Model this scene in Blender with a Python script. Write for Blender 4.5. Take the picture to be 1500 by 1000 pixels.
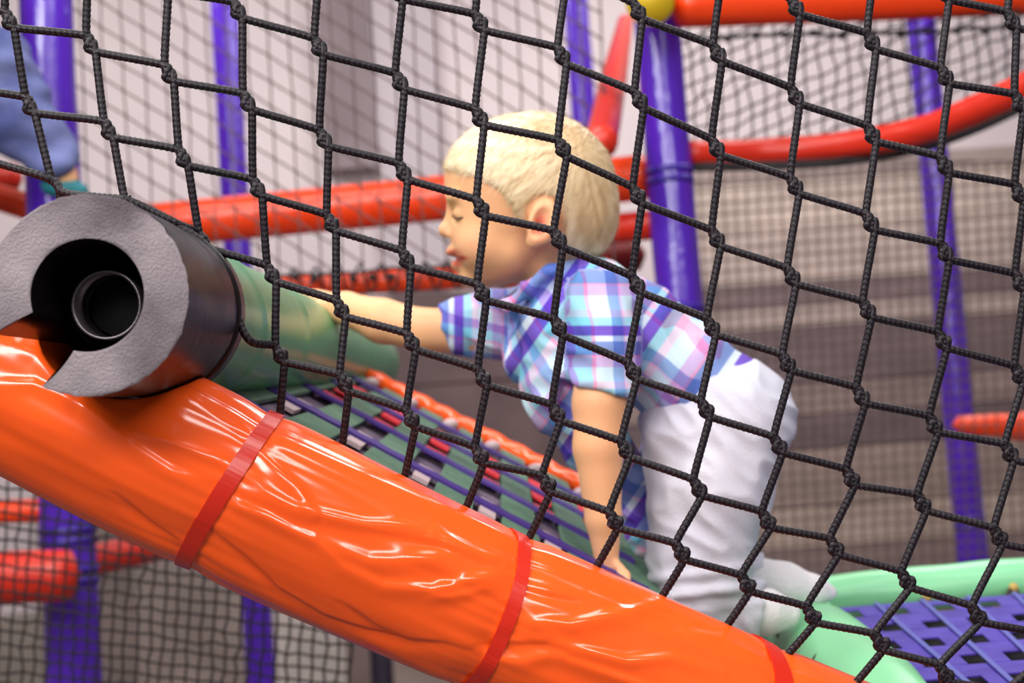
import bpy, math, random
import numpy as np
from mathutils import Vector, noise
random.seed(7); rng = np.random.default_rng(7)
for o in list(bpy.data.objects): bpy.data.objects.remove(o)
S = bpy.context.scene; COL = S.collection

# ------------------------------------------------------------------ camera
FPX = 2083.33
PITCH = math.radians(5.0); ROLL = math.radians(4.0)
CAM = np.array([0.0, 0.0, 1.6])
Fv = np.array([0, math.cos(PITCH), math.sin(PITCH)])
r0 = np.array([1.0, 0, 0]); u0 = np.array([0, -math.sin(PITCH), math.cos(PITCH)])
Rv = math.cos(ROLL)*r0 - math.sin(ROLL)*u0
Uv = math.sin(ROLL)*r0 + math.cos(ROLL)*u0
def P(px, py, d):
    return CAM + d*(Fv + Rv*(px-750)/FPX - Uv*(py-500)/FPX)
def to_px(W):
    q = np.asarray(W) - CAM
    d = q@Fv
    return 750+FPX*(q@Rv)/d, 500-FPX*(q@Uv)/d, d
cd = bpy.data.cameras.new('camera'); cam = bpy.data.objects.new('camera', cd); COL.objects.link(cam)
from mathutils import Matrix
M = Matrix(((Rv[0], Uv[0], -Fv[0], CAM[0]), (Rv[1], Uv[1], -Fv[1], CAM[1]), (Rv[2], Uv[2], -Fv[2], CAM[2]), (0, 0, 0, 1)))
cam.matrix_world = M
cd.lens = 50; cd.sensor_width = 36; cd.clip_start = 0.05
cd.dof.use_dof = True; cd.dof.focus_distance = 1.02; cd.dof.aperture_fstop = 6.3
S.camera = cam

# ------------------------------------------------------------------ world, lights, exposure
w = bpy.data.worlds.new('world'); S.world = w; w.use_nodes = True
w.node_tree.nodes['Background'].inputs[0].default_value = (0.86, 0.82, 0.90, 1)
w.node_tree.nodes['Background'].inputs[1].default_value = 0.19
S.view_settings.view_transform = 'Standard'; S.view_settings.look = 'None'
S.view_settings.gamma = 1; S.view_settings.exposure = 0.06; S.view_settings.use_curve_mapping = False
def area(name, loc, target, sx, sy, power, col=(1, .97, .93)):
    l = bpy.data.lights.new(name, 'AREA'); l.shape = 'RECTANGLE'; l.size = sx; l.size_y = sy; l.energy = power; l.color = col
    o = bpy.data.objects.new(name, l); COL.objects.link(o); o.location = loc
    o.rotation_euler = (Vector(target)-Vector(loc)).to_track_quat('-Z', 'Y').to_euler()
    return o
area('ceiling_and_fill_lamp', (-1.1, 0.1, 3.3), (0, 1.3, 1.6), 1.3, 0.35, 40)
area('ceiling_and_fill_lamp', (0.7, 0.5, 3.5), (0.1, 1.3, 1.6), 1.4, 0.3, 18)
area('ceiling_and_fill_lamp', (-0.9, -1.7, 2.9), (0, 1.2, 1.5), 1.6, 0.5, 62)  # fill light added behind the camera to brighten the near sides
area('ceiling_and_fill_lamp', (1.3, -1.3, 3.0), (0.1, 1.2, 1.5), 1.2, 0.35, 26)
area('ceiling_and_fill_lamp', (-0.6, 1.9, 3.6), (-0.2, 1.9, 0), 0.3, 1.4, 26)
area('ceiling_and_fill_lamp', (1.2, 3.2, 3.8), (0.8, 3.6, 0), 1.5, 0.4, 34)
area('ceiling_and_fill_lamp', (-1.3, 4.3, 3.9), (-1.0, 6.4, 1.8), 2.0, 0.5, 52)
area('ceiling_and_fill_lamp', (1.2, 4.6, 3.9), (1.2, 6.4, 1.8), 2.0, 0.5, 40)

# ------------------------------------------------------------------ helpers
def lin(c):
    return tuple(((v/255)/12.92 if v/255 <= .04045 else (((v/255)+.055)/1.055)**2.4) for v in c)
def mat(name, rgb, rough=.5, metal=0, bump=0, scale=60, spec=.5, var=None, vscale=20, coat=0, sub=0, stretch=None):
    m = bpy.data.materials.new(name); m.use_nodes = True; nt = m.node_tree; b = nt.nodes['Principled BSDF']
    c = lin(rgb)+(1,)
    b.inputs['Base Color'].default_value = c; b.inputs['Roughness'].default_value = rough
    b.inputs['Metallic'].default_value = metal; b.inputs['Specular IOR Level'].default_value = spec
    if coat: b.inputs['Coat Weight'].default_value = coat; b.inputs['Coat Roughness'].default_value = .12
    if sub:
        b.inputs['Subsurface Weight'].default_value = sub; b.inputs['Subsurface Radius'].default_value = (1, .35, .2); b.inputs['Subsurface Scale'].default_value = .006
    tc = nt.nodes.new('ShaderNodeTexCoord'); src = tc.outputs['Object']
    if stretch:
        mp = nt.nodes.new('ShaderNodeMapping'); mp.inputs['Scale'].default_value = stretch; nt.links.new(src, mp.inputs[0]); src = mp.outputs[0]
    if bump:
        n = nt.nodes.new('ShaderNodeTexNoise'); n.inputs['Scale'].default_value = scale; n.inputs['Detail'].default_value = 5
        nt.links.new(src, n.inputs['Vector'])
        bp = nt.nodes.new('ShaderNodeBump'); bp.inputs['Strength'].default_value = bump; bp.inputs['Distance'].default_value = .004
        nt.links.new(n.outputs[0], bp.inputs['Height']); nt.links.new(bp.outputs[0], b.inputs['Normal'])
    if var:
        n2 = nt.nodes.new('ShaderNodeTexNoise'); n2.inputs['Scale'].default_value = vscale; n2.inputs['Detail'].default_value = 6
        nt.links.new(src, n2.inputs['Vector'])
        mx = nt.nodes.new('ShaderNodeMix'); mx.data_type = 'RGBA'
        mr = nt.nodes.new('ShaderNodeMapRange'); mr.inputs[1].default_value = .35; mr.inputs[2].default_value = .65
        nt.links.new(n2.outputs[0], mr.inputs[0]); nt.links.new(mr.outputs[0], mx.inputs[0])
        mx.inputs[6].default_value = c; mx.inputs[7].default_value = lin(var)+(1,)
        nt.links.new(mx.outputs[2], b.inputs['Base Color'])
    return m
def mesh(name, V, F, m, parent=None, smooth=True):
    me = bpy.data.meshes.new(name); me.from_pydata([tuple(map(float, v)) for v in V] if not isinstance(V, np.ndarray) else V.tolist(), [], F if isinstance(F, list) else F.tolist())
    if smooth: me.polygons.foreach_set('use_smooth', [True]*len(me.polygons))
    me.materials.append(m); me.update()
    o = bpy.data.objects.new(name, me); COL.objects.link(o)
    if parent is not None: o.parent = parent; o.matrix_parent_inverse = parent.matrix_world.inverted()
    return o
def tag(o, label=None, cat=None, group=None, kind=None):
    if label: o['label'] = label
    if cat: o['category'] = cat
    if group: o['group'] = group
    if kind: o['kind'] = kind
    return o
def empty(name, loc, label, cat, group=None):
    o = bpy.data.objects.new(name, None); COL.objects.link(o); o.location = tuple(map(float, loc)); o.empty_display_size = .05
    bpy.context.view_layer.update()
    return tag(o, label, cat, group)
def crom(pts, step):
    p = [np.array(q, float) for q in pts]; p = [2*p[0]-p[1]]+p+[2*p[-1]-p[-2]]; out = []
    for i in range(1, len(p)-2):
        n = max(2, int(np.linalg.norm(p[i+1]-p[i])/step))
        for k in range(n):
            t = k/n
            out.append(.5*((2*p[i])+(-p[i-1]+p[i+1])*t+(2*p[i-1]-5*p[i]+4*p[i+1]-p[i+2])*t*t+(-p[i-1]+3*p[i]-3*p[i+1]+p[i+2])*t**3))
    out.append(p[-2]); return np.array(out)
def frames(pts):
    pts = np.asarray(pts, float); T = np.gradient(pts, axis=0); T /= np.linalg.norm(T, axis=1)[:, None]+1e-12
    n = np.cross(T[0], [0, 0, 1.0]); n = np.cross(T[0], [0, 1., 0]) if np.linalg.norm(n) < .2 else n
    n /= np.linalg.norm(n); N = [n]
    for i in range(1, len(pts)):
        n = N[-1]-T[i]*(N[-1]@T[i]); n /= np.linalg.norm(n); N.append(n)
    N = np.array(N); return T, N, np.cross(T, N)
def gridfaces(n, m, close=True, off=0):
    F = []
    i, j = np.meshgrid(np.arange(n-1), np.arange(m if close else m-1), indexing='ij'); i = i.ravel(); j = j.ravel(); j2 = (j+1) % m
    return np.stack([i*m+j, i*m+j2, (i+1)*m+j2, (i+1)*m+j], 1)+off
def tube(name, pts, r, m, parent=None, seg=14, cap=True, fn=None):
    pts = np.asarray(pts, float); n = len(pts); T, N, B = frames(pts); r = np.broadcast_to(r, (n,)) if np.ndim(r) < 2 else r
    th = np.arange(seg)/seg*2*math.pi
    R = np.repeat(np.asarray(r, float)[:, None], seg, 1)
    L = np.concatenate([[0], np.cumsum(np.linalg.norm(np.diff(pts, axis=0), axis=1))])
    if fn is not None: R = fn(R, L[:, None], th[None])
    V = pts[:, None]+R[..., None]*(np.cos(th)[None, :, None]*N[:, None]+np.sin(th)[None, :, None]*B[:, None])
    V = V.reshape(-1, 3); F = gridfaces(n, seg).tolist()
    if cap:
        F.append(list(range(seg))[::-1]); F.append(list(range((n-1)*seg, n*seg)))
    return mesh(name, V, F, m, parent)
def padtube(name, pts, rpx_or_r, m, parent=None, seg=28, round_end=True, wr=.03, sc=9):
    """vinyl-wrapped padded tube with rounded ends and shallow wrinkles"""
    c = crom(pts, .012) if len(pts) > 2 else np.linspace(pts[0], pts[1], max(20, int(np.linalg.norm(np.array(pts[1])-np.array(pts[0]))/.015)))
    n = len(c); r = np.full(n, rpx_or_r) if np.ndim(rpx_or_r) == 0 else np.interp(np.linspace(0, 1, n), np.linspace(0, 1, len(rpx_or_r)), rpx_or_r)
    L = np.concatenate([[0], np.cumsum(np.linalg.norm(np.diff(c, axis=0), axis=1))])
    if round_end:
        e = np.minimum(L, L[-1]-L); f = np.clip(e/(r*.5), 0, 1); r = r*np.sqrt(np.clip(1-(1-f)**2, .04, 1))
    seed = random.random()*50
    def fn(R, L, th):
        out = R.copy()
        for i in range(R.shape[0]):
            for j in range(R.shape[1]):
                out[i, j] *= 1+wr*noise.noise(Vector((float(L[i, 0])*sc, math.cos(th[0, j])*2.2, math.sin(th[0, j])*2.2+seed)))
        return out
    return tube(name, c, r, m, parent, seg, True, fn)
def box(name, c, ax, m, parent=None):
    """c centre, ax three half-axis vectors"""
    c = np.asarray(c, float); V = [c+sx*np.asarray(ax[0])+sy*np.asarray(ax[1])+sz*np.asarray(ax[2]) for sx in (-1, 1) for sy in (-1, 1) for sz in (-1, 1)]
    F = [[0, 1, 3, 2], [4, 6, 7, 5], [0, 4, 5, 1], [2, 3, 7, 6], [0, 2, 6, 4], [1, 5, 7, 3]]
    o = mesh(name, V, F, m, parent, smooth=False)
    return o

# ------------------------------------------------------------------ materials
ORANGE = (255, 92, 22)
M_or = mat('orange_vinyl', (255, 92, 26), .17, spec=.6, bump=.12, scale=9)
M_red = mat('red_orange_vinyl', (246, 70, 22), .3, bump=.25, scale=30, spec=.5)
M_redk = mat('deep_red_vinyl', (214, 46, 26), .35, bump=.3, scale=30)
M_pur = mat('purple_vinyl', (78, 32, 172), .22, bump=.9, scale=18, spec=.6)
M_tie = mat('red_cable_tie', (206, 40, 20), .3, spec=.5)
M_grn = mat('green_vinyl', (84, 160, 108), .33, bump=.3, scale=22, spec=.5)
M_lgrn = mat('light_green_vinyl', (136, 214, 160), .38, bump=.3, scale=22)
M_blk = mat('black_cord', (24, 19, 24), .7)
M_foamface = mat('grey_foam_cut_face', (148, 137, 142), .95, bump=.42, scale=620, var=(92, 82, 88), vscale=16)
M_foam = mat('black_foam_skin', (20, 14, 18), .4, bump=.15, scale=80, spec=.35)
M_pipe = mat('galvanised_pipe', (120, 112, 115), .35, metal=.9, bump=.1, scale=30)
M_dark = mat('pipe_inside_shade', (12, 10, 12), .9)
M_yel = mat('yellow_plastic', (205, 170, 30), .35)
M_denim = mat('blue_denim', (72, 82, 140), .85, bump=.6, scale=400, var=(110, 118, 170), vscale=14)
M_teal = mat('teal_shoe_canvas', (20, 110, 120), .6)
M_wht = mat('white_trouser_cotton', (214, 213, 226), .85, bump=.25, scale=500, var=(204, 203, 219), vscale=9)
M_sock = mat('white_sock_knit', (232, 228, 232), .9, bump=.4, scale=300)
M_lash = mat('eyelash', (70, 45, 30), .8)

def attr_mat(name, attr, stops, rough, bumpk=None, spec=.5, sub=0):
    m = bpy.data.materials.new(name); m.use_nodes = True; nt = m.node_tree; b = nt.nodes['Principled BSDF']
    a = nt.nodes.new('ShaderNodeAttribute'); a.attribute_name = attr
    r = nt.nodes.new('ShaderNodeValToRGB'); nt.links.new(a.outputs['Fac'], r.inputs[0])
    e = r.color_ramp.elements
    while len(e) > 1: e.remove(e[-1])
    e[0].position = stops[0][0]; e[0].color = lin(stops[0][1])+(1,)
    for p, c in stops[1:]:
        q = e.new(p); q.color = lin(c)+(1,)
    nt.links.new(r.outputs[0], b.inputs['Base Color']); b.inputs['Roughness'].default_value = rough; b.inputs['Specular IOR Level'].default_value = spec
    if sub:
        b.inputs['Subsurface Weight'].default_value = sub; b.inputs['Subsurface Radius'].default_value = (1, .35, .2); b.inputs['Subsurface Scale'].default_value = .005
    return m
M_rope = attr_mat('braided_black_cord', 'braid', [(0, (8, 6, 10)), (.6, (24, 18, 26)), (.86, (66, 56, 64)), (1, (120, 106, 108))], .5, spec=.3)  # strand highlights and dark grooves painted by braid height
def set_attr(o, name, vals):
    a = o.data.attributes.new(name, 'FLOAT', 'POINT'); a.data.foreach_set('value', np.asarray(vals, np.float32).ravel())

# ------------------------------------------------------------------ SETTING
YW = 6.4
def wallpx(px, py):      # point on the back wall plane seen at a pixel
    d = Fv + Rv*(px-750)/FPX - Uv*(py-500)/FPX
    t = YW/d[1]; return CAM+d*t
M_wall = mat('painted_wall', (206, 192, 194), .8, bump=.2, scale=20, var=(196, 182, 186), vscale=1.2)
M_floor = mat('grey_floor', (120, 104, 100), .7, bump=.2, scale=10, var=(90, 78, 78), vscale=3)
def struct(o): o['kind'] = 'structure'; return o
struct(box('wall_back', (0, YW+.15, 2.1), ((5, 0, 0), (0, .1, 0), (0, 0, 2.1)), M_wall))
struct(box('floor', (0, 3, -.05), ((5, 0, 0), (0, 3.6, 0), (0, 0, .05)), M_floor))
struct(box('wall_left', (-5, 3, 2.1), ((.1, 0, 0), (0, 3.5, 0), (0, 0, 2.1)), M_wall))
struct(box('wall_right', (5, 3, 2.1), ((.1, 0, 0), (0, 3.5, 0), (0, 0, 2.1)), M_wall))
# pilaster: a darker recessed looking column on the pale wall
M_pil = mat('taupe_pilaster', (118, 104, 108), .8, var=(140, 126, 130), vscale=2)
a_, b_ = wallpx(470, 100), wallpx(545, 100)
zt = wallpx(500, -40)[2]; zb = wallpx(520, 250)[2]
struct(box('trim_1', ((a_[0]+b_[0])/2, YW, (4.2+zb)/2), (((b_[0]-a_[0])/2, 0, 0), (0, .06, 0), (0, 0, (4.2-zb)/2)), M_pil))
c_, e_ = wallpx(545, 100), wallpx(640, 100)
M_pil2 = mat('grey_panel_paint', (176, 164, 170), .8)
zc = wallpx(600, 420)[2]
struct(box('trim_2', ((c_[0]+e_[0])/2, YW+.02, (4.2+zc)/2), (((e_[0]-c_[0])/2, 0, 0), (0, .04, 0), (0, 0, (4.2-zc)/2)), M_pil2))
# boards of the lower wall (wide horizontal bands, each with its own tone)
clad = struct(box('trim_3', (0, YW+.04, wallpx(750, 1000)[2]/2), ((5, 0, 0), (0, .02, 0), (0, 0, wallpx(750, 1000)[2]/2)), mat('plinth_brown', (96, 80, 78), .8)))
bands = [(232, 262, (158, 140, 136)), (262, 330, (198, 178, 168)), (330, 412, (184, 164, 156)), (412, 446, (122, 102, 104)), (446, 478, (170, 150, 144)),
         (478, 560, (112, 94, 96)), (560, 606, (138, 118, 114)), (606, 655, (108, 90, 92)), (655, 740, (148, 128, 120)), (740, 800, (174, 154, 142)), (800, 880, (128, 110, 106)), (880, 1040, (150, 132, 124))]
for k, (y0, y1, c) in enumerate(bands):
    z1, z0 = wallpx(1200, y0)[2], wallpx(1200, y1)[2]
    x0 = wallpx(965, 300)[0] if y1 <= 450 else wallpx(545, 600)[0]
    bm_ = mat('wall_board_tone', c, .8, var=tuple(int(v*.86) for v in c), vscale=2.5, stretch=(1, 1, 3))
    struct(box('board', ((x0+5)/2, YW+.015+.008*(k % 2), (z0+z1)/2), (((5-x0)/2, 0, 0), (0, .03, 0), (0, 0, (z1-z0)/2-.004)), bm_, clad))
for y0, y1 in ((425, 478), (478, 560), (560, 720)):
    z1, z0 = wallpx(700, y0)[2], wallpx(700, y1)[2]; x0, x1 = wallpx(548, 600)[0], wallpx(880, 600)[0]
    struct(box('board', ((x0+x1)/2, YW-.03, (z0+z1)/2), (((x1-x0)/2, 0, 0), (0, .03, 0), (0, 0, (z1-z0)/2-.004)), mat('dark_board_tone', (104, 84, 84), .85, var=(84, 66, 68), vscale=4), clad))
# lower left wall boards
for k, (x0p, x1p, y0, y1, c) in enumerate([(60, 200, 690, 1010, (128, 112, 108)), (200, 400, 690, 1010, (150, 134, 128)), (400, 500, 800, 1010, (205, 192, 186)), (500, 560, 440, 1010, (132, 112, 110)), (-40, 60, 880, 1010, (150, 138, 130))]):
    z1, z0 = wallpx(300, y0)[2], wallpx(300, y1+40)[2]; x0, x1 = wallpx(x0p, 850)[0], wallpx(x1p, 850)[0]
    struct(box('board', ((x0+x1)/2, YW+.01, (z0+z1)/2), (((x1-x0)/2, 0, 0), (0, .03, 0), (0, 0, (z1-z0)/2)), mat('wall_board_tone', c, .8, var=tuple(int(v*.85) for v in c), vscale=3), clad))
# brown wall behind the ramp
# ------------------------------------------------------------------ posts
def post(px, py, d, r, label, sleeves=(), zr=(0, 3.9), m=None):
    b = P(px, py, d); e = empty('padded_post', (b[0], b[1], zr[0]), label, 'post', None)
    def fn(R, L, th):
        out = R.copy()
        for i in range(R.shape[0]):
            for j in range(R.shape[1]):
                out[i, j] *= 1+.05*noise.noise(Vector((float(L[i, 0])*7, math.cos(th[0, j])*1.6+px, math.sin(th[0, j])*1.6)))
        return out
    zs = np.linspace(zr[0], zr[1], 200)
    tube('vinyl_sleeve', np.stack([np.full(200, b[0]), np.full(200, b[1]), zs], 1), r, m or M_pur, e, 28, True, fn)
    for sp in sleeves:
        q = P(px, sp, d)
        for dz in (0, .02):
            tube('strap', [(b[0], b[1], q[2]-.006+dz), (b[0], b[1], q[2]+.006+dz)], r*1.06, M_purd, e, 28)
    return e
M_purd = mat('dark_purple_vinyl', (50, 24, 140), .35)
post(88, 500, 2.6, .049, 'thick purple padded post on the left behind the denim leg', (792, 850))
post(352, 440, 4.6, .046, 'slim purple padded post far behind the green foam bar')
post(850, 100, 4.8, .042, 'slim purple padded post far off, rising above the blond head')
post(988, 350, 2.75, .045, 'thick purple padded post right behind the crouching child', (265, 470))
post(1389, 450, 3.9, .041, 'purple padded post on the right in front of the board wall', (770,))
post(560, 990, 4.4, .035, 'dark thin post low down behind the orange roll', (), (0, P(560, 900, 4.4)[2]), mat('dark_steel', (40, 32, 50), .5))
# ------------------------------------------------------------------ background pads
def pad(name, label, pix, r, m, cat='padded bar', **k):
    o = padtube(name, [P(*p) for p in pix], r, m, None, **k); tag(o, label, cat); return o
b1 = pad('padded_crossbar', 'long orange padded bar level behind the child\'s head', [(150, 338, 2.9), (420, 312, 2.9), (650, 290, 2.88), (958, 258, 2.83)], .046, M_red)
for px, py in ((255, 328), (470, 307), (640, 292)):
    pass
pad('padded_crossbar', 'short orange padded bar on the far left under the denim leg', [(-130, 240, 2.75), (-20, 283, 2.75), (130, 330, 2.75)], .026, M_red)
pad('padded_crossbar', 'dark red padded bar end at the left edge above the foam tube', [(-120, 250, 3.0), (32, 262, 3.0)], .03, M_redk)
b3 = pad('padded_crossbar', 'thin red padded bar laced to the pale net beside the mouth', [(385, 422, 2.78), (560, 412, 2.78), (900, 395, 2.78)], .023, M_red)
pad('padded_crossbar', 'red padded bar stub behind the neck of the child', [(700, 352, 3.0), (860, 338, 2.9), (975, 328, 2.83)], .03, M_redk)
pad('padded_crossbar', 'dark red padded bar behind the child\'s nape', [(760, 395, 3.1), (945, 372, 3.1)], .034, mat('maroon_vinyl', (120, 20, 22), .4))
pad('padded_crossbar', 'orange red padded bar across the top right', [(985, 10, 2.7), (1250, 2, 2.8), (1620, -12, 2.95)], .04, M_red)
pad('padded_brace', 'slanting red padded brace rising to the yellow joint', [(880, 212, 2.5), (896, 130, 2.9), (916, 30, 3.5)], [.030, .028, .018], M_redk, 'padded brace')
pad('curved_bar', 'curved red padded bar sweeping up on the right', [(1000, 226, 2.8), (1120, 222, 2.85), (1230, 213, 2.8), (1340, 193, 2.7), (1430, 160, 2.6), (1530, 112, 2.5), (1600, 60, 2.45)], .0265, M_redk, sc=30, wr=.06)
pad('padded_crossbar', 'short orange padded bar at the right edge in front of the board wall', [(1396, 622, 3.3), (1470, 624, 3.3), (1640, 628, 3.3)], [.018, .037, .037], M_red)
pad('padded_crossbar', 'bright orange padded bar at the lower left edge', [(-100, 752, 2.62), (75, 747, 2.62)], .022, M_red)
pad('padded_crossbar', 'dark red padded bar low at the left edge in front of the purple post', [(-140, 850, 2.4), (116, 842, 2.4)], .044, M_redk)
pad('padded_crossbar', 'dim red padded bar right of the lower purple post', [(100, 828, 2.64), (250, 796, 2.95), (330, 786, 3.2)], .03, M_redk)
# yellow joint
def blob(name, c, r, m, parent=None, seg=20, ax=None):
    V = []; n = seg//2
    for i in range(n+1):
        a = math.pi*i/n
        for j in range(seg):
            t = 2*math.pi*j/seg; V.append((math.sin(a)*math.cos(t), math.sin(a)*math.sin(t), math.cos(a)))
    V = np.array(V)*np.broadcast_to(r, 3)
    if ax is not None: V = V@np.array(ax)
    return mesh(name, V+np.asarray(c), gridfaces(n+1, seg), m, parent)
yj = empty('joint_cap', P(952, 5, 2.62), 'round yellow plastic cap on the bar joint', 'joint cap')
blob('cap', P(952, 2, 2.62), (.042, .036, .036), M_yel, yj)
tube('collar', [P(952, 2, 2.57), P(953, 2, 2.7)], .044, M_yel, yj, 24)

# ------------------------------------------------------------------ background nets
M_net = mat('faded_net_cord', (92, 72, 70), .8)
M_net2 = mat('dark_net_cord', (34, 24, 28), .8)
def clipped_net(name, label, cx0, dx, y_of, ytop, ybot, nx, step, slope, lean, r, m, depth, knot=2.2, warp=1.0, stag=0):
    V, F = [], []
    def seg(a, b):
        t = b-a; t = t/(np.linalg.norm(t)+1e-9); n = np.cross(t, Fv); n /= np.linalg.norm(n)+1e-9; q = np.cross(t, n); o = len(V)
        for p in (a, b):
            for k in range(4):
                an = k*math.pi/2+.4; V.append(p+r*(math.cos(an)*n+math.sin(an)*q))
        for k in range(4): F.append([o+k, o+(k+1) % 4, o+4+(k+1) % 4, o+4+k])
    K = {}
    for i in range(nx):
        j0 = int(math.floor((ytop-i*slope)/step)); 
        for j in range(j0, j0+400):
            y = j*step+i*slope
            x = cx0+i*dx+y*lean
            yb = ybot(x)
            yt = y_of(x)
            if y < yt-step: continue
            if y > yb: break
            K[i, j] = P(x+random.gauss(0, warp), max(y, yt)+random.gauss(0, warp), depth(x, y))
    for (i, j), p in K.items():
        if (i+1, j) in K: seg(p, K[i+1, j])
        if (i, j+1) in K: seg(p, K[i, j+1])
        else: 
            x, y, d = to_px(p); seg(p, P(x+2, ybot(x)+6, d))
        if knot:
            o = len(V); k = r*knot
            for dv in (Rv, Uv, -Rv, -Uv, Fv, -Fv): V.append(p+dv*k*(1.25 if abs(dv@Uv) > .5 else 1))
            for a in range(4):
                F.append([o+a, o+(a+1) % 4, o+4]); F.append([o+(a+1) % 4, o+a, o+5])
    o = mesh(name, V, F, m); tag(o, label, 'net'); return o
clipped_net('safety_net', 'wide meshed net hanging behind the child above the laced red bar', 85, 30.5, lambda x: -60, -60, lambda x: 405-(x-500)*.05, 27, 37.5, 19.5, .05, .0019, M_net, lambda x, y: 2.74)
clipped_net('safety_net', 'net of honeycomb mesh filling the curve of the red bar at top right', 985, 21, lambda x: 18, 18, lambda x: np.interp(x, [1000, 1230, 1340, 1430, 1530], [222, 208, 188, 155, 108]), 28, 22, -9, .06, .0022, M_net2, lambda x, y: 2.86, 1.8, 2.2)
clipped_net('safety_net', 'fine square net stretched in front of the board wall on the right', 965, 16.8, lambda x: 236, 236, lambda x: 850, 36, 16.8, -1.2, .04, .0016, M_net, lambda x, y: 3.1, 1.3, .5)
clipped_net('safety_net', 'fine sagging net hanging below the orange roll at lower left', -30, 18.5, lambda x: 640+.32*x, 600, lambda x: 1060, 34, 19, 2.2, -.07, .0022, M_net2, lambda x, y: 2.1, 1.5, 1.6)
# lacing along the thin red bar + border ropes
lace = empty('lacing_cord', P(400, 405, 2.75), 'black cord lacing the net to the thin red bar', 'lacing')
pts = []
for k in range(60):
    x = 395+k*8; yb = 419-(x-385)*.05; pts.append(P(x, yb+(-20 if k % 4 < 2 else 14), 2.745-(.012 if k % 2 else 0)))
tube('cord', crom(pts, .006), .0026, M_blk, lace, 6)
tube('edge_cord', crom([P(390+i*26, 403-(i*26)*.045+random.uniform(-3, 3), 2.735) for i in range(19)], .01), .0036, M_blk, lace, 6)
for k in range(14): blob('knot', P(405+k*28, 409-(k*28)*.045+random.uniform(-4, 6), 2.73), .0085, M_blk, lace, 8)
eb = empty('border_cord', P(1250, 240, 2.8), 'dark net border cord sagging below the curved red bar', 'cord')
for dy, rr in ((20, .005), (27, .004)):
    tube('cord', crom([P(x, y+dy, 2.78) for x, y in ((1010, 222), (1120, 220), (1230, 214), (1340, 196), (1430, 166), (1520, 122), (1600, 70))], .01), rr, M_blk, eb, 8)
lt = empty('border_cord', P(1250, 55, 2.84), 'knotted dark cord along the top of the honeycomb net', 'cord')
tube('cord', crom([P(1010+i*22, 55-i*.6+random.uniform(-3, 3), 2.84) for i in range(26)], .01), .0042, M_blk, lt, 6)
for i in range(12): blob('knot', P(1065+i*42, 54-i*.9+random.uniform(-4, 4), 2.83), .008, M_blk, lt, 8)

# ------------------------------------------------------------------ FOREGROUND: orange roll, foam bar
# foam bar axis, straight line in space
r_f = .0615
A0 = P(128, 432, .862); A1 = P(543, 533, 2.54); AX = (A1-A0)/np.linalg.norm(A1-A0)
def on_axis(d):   # point on axis at camera depth d
    t = (d-.862)/(2.54-.862); return A0+(A1-A0)*t
fb = empty('foam_bar', A0, 'thick bar with cut grey foam end and green cover passing through the net', 'padded bar')
# perpendicular frame : e1 image right, e2 image up
e1 = Rv-AX*(Rv@AX); e1 /= np.linalg.norm(e1); e2 = np.cross(e1, AX); e2 = e2 if e2@Uv > 0 else -e2
ri = .0345
def foam_profile():
    # slot edges in px relative to centre -> angles (image coords, y up)
    a1 = math.atan2(-(490-432), -10-128); a2 = math.atan2(-(568-432), 62-128)
    b1 = math.atan2(-(458-433), 42-121); b2 = math.atan2(-(512-433), 103-121)
    n = 140
    # run from the bottom edge (a2) counter-clockwise to the left edge (a1)
    f = lambda x: x if x > 0 else x+2*math.pi
    ao = np.linspace(a2, f(a1), n); ai = np.linspace(b2, f(b1), n)
    rag = np.array([.0009*noise.noise(Vector((math.cos(a)*9, math.sin(a)*9, 3))) + .0005*noise.noise(Vector((math.cos(a)*40, math.sin(a)*40, 8))) for a in ao])
    return ao, ai, rag
ao, ai, rag = foam_profile(); n = len(ao)
Ltot = np.linalg.norm(on_axis(1.03)-A0)
V = []; NL = 14
def ringp(t, a, r): return A0+AX*t+r*(math.cos(a)*e1+math.sin(a)*e2)
F = []
# outer surface
for k in range(NL):
    t = Ltot*k/(NL-1)
    for i in range(n): V.append(ringp(t, ao[i], r_f+(rag[i] if k == 0 else 0)+.0008*noise.noise(Vector((t*20, ao[i]*2, 0)))))
F += gridfaces(NL, n, False).tolist()
off = len(V)
for k in range(NL):
    t = Ltot*k/(NL-1)
    for i in range(n): V.append(ringp(t, ai[i], ri))
F += [f[::-1] for f in (gridfaces(NL, n, False)+off).tolist()]
for k in range(NL-1):   # slot walls
    F.append([k*n, (k+1)*n, off+(k+1)*n, off+k*n]); F.append([k*n+n-1, off+k*n+n-1, off+(k+1)*n+n-1, (k+1)*n+n-1])
mesh('foam_sleeve', V, F, M_foam, fb)
# cut face with slight relief
NR = 30; V = []
for k in range(NR):
    s = k/(NR-1)
    for i in range(n):
        a = ao[i]*(1-s)+ai[i]*s; r = (r_f+rag[i])*(1-s)+ri*s
        h = .0012*noise.noise(Vector((r*math.cos(a)*50, r*math.sin(a)*50, 1)))+.00015*noise.noise(Vector((r*math.cos(a)*300, r*math.sin(a)*300, 5)))
        if k in (0, NR-1): h = -.0003
        V.append(ringp(-.0006-h*1.0, a, r))
tag(mesh('foam_cut_face', V, gridfaces(NR, n, False), M_foamface, fb), 'rough grey cut end of the foam with a slot')
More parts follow.
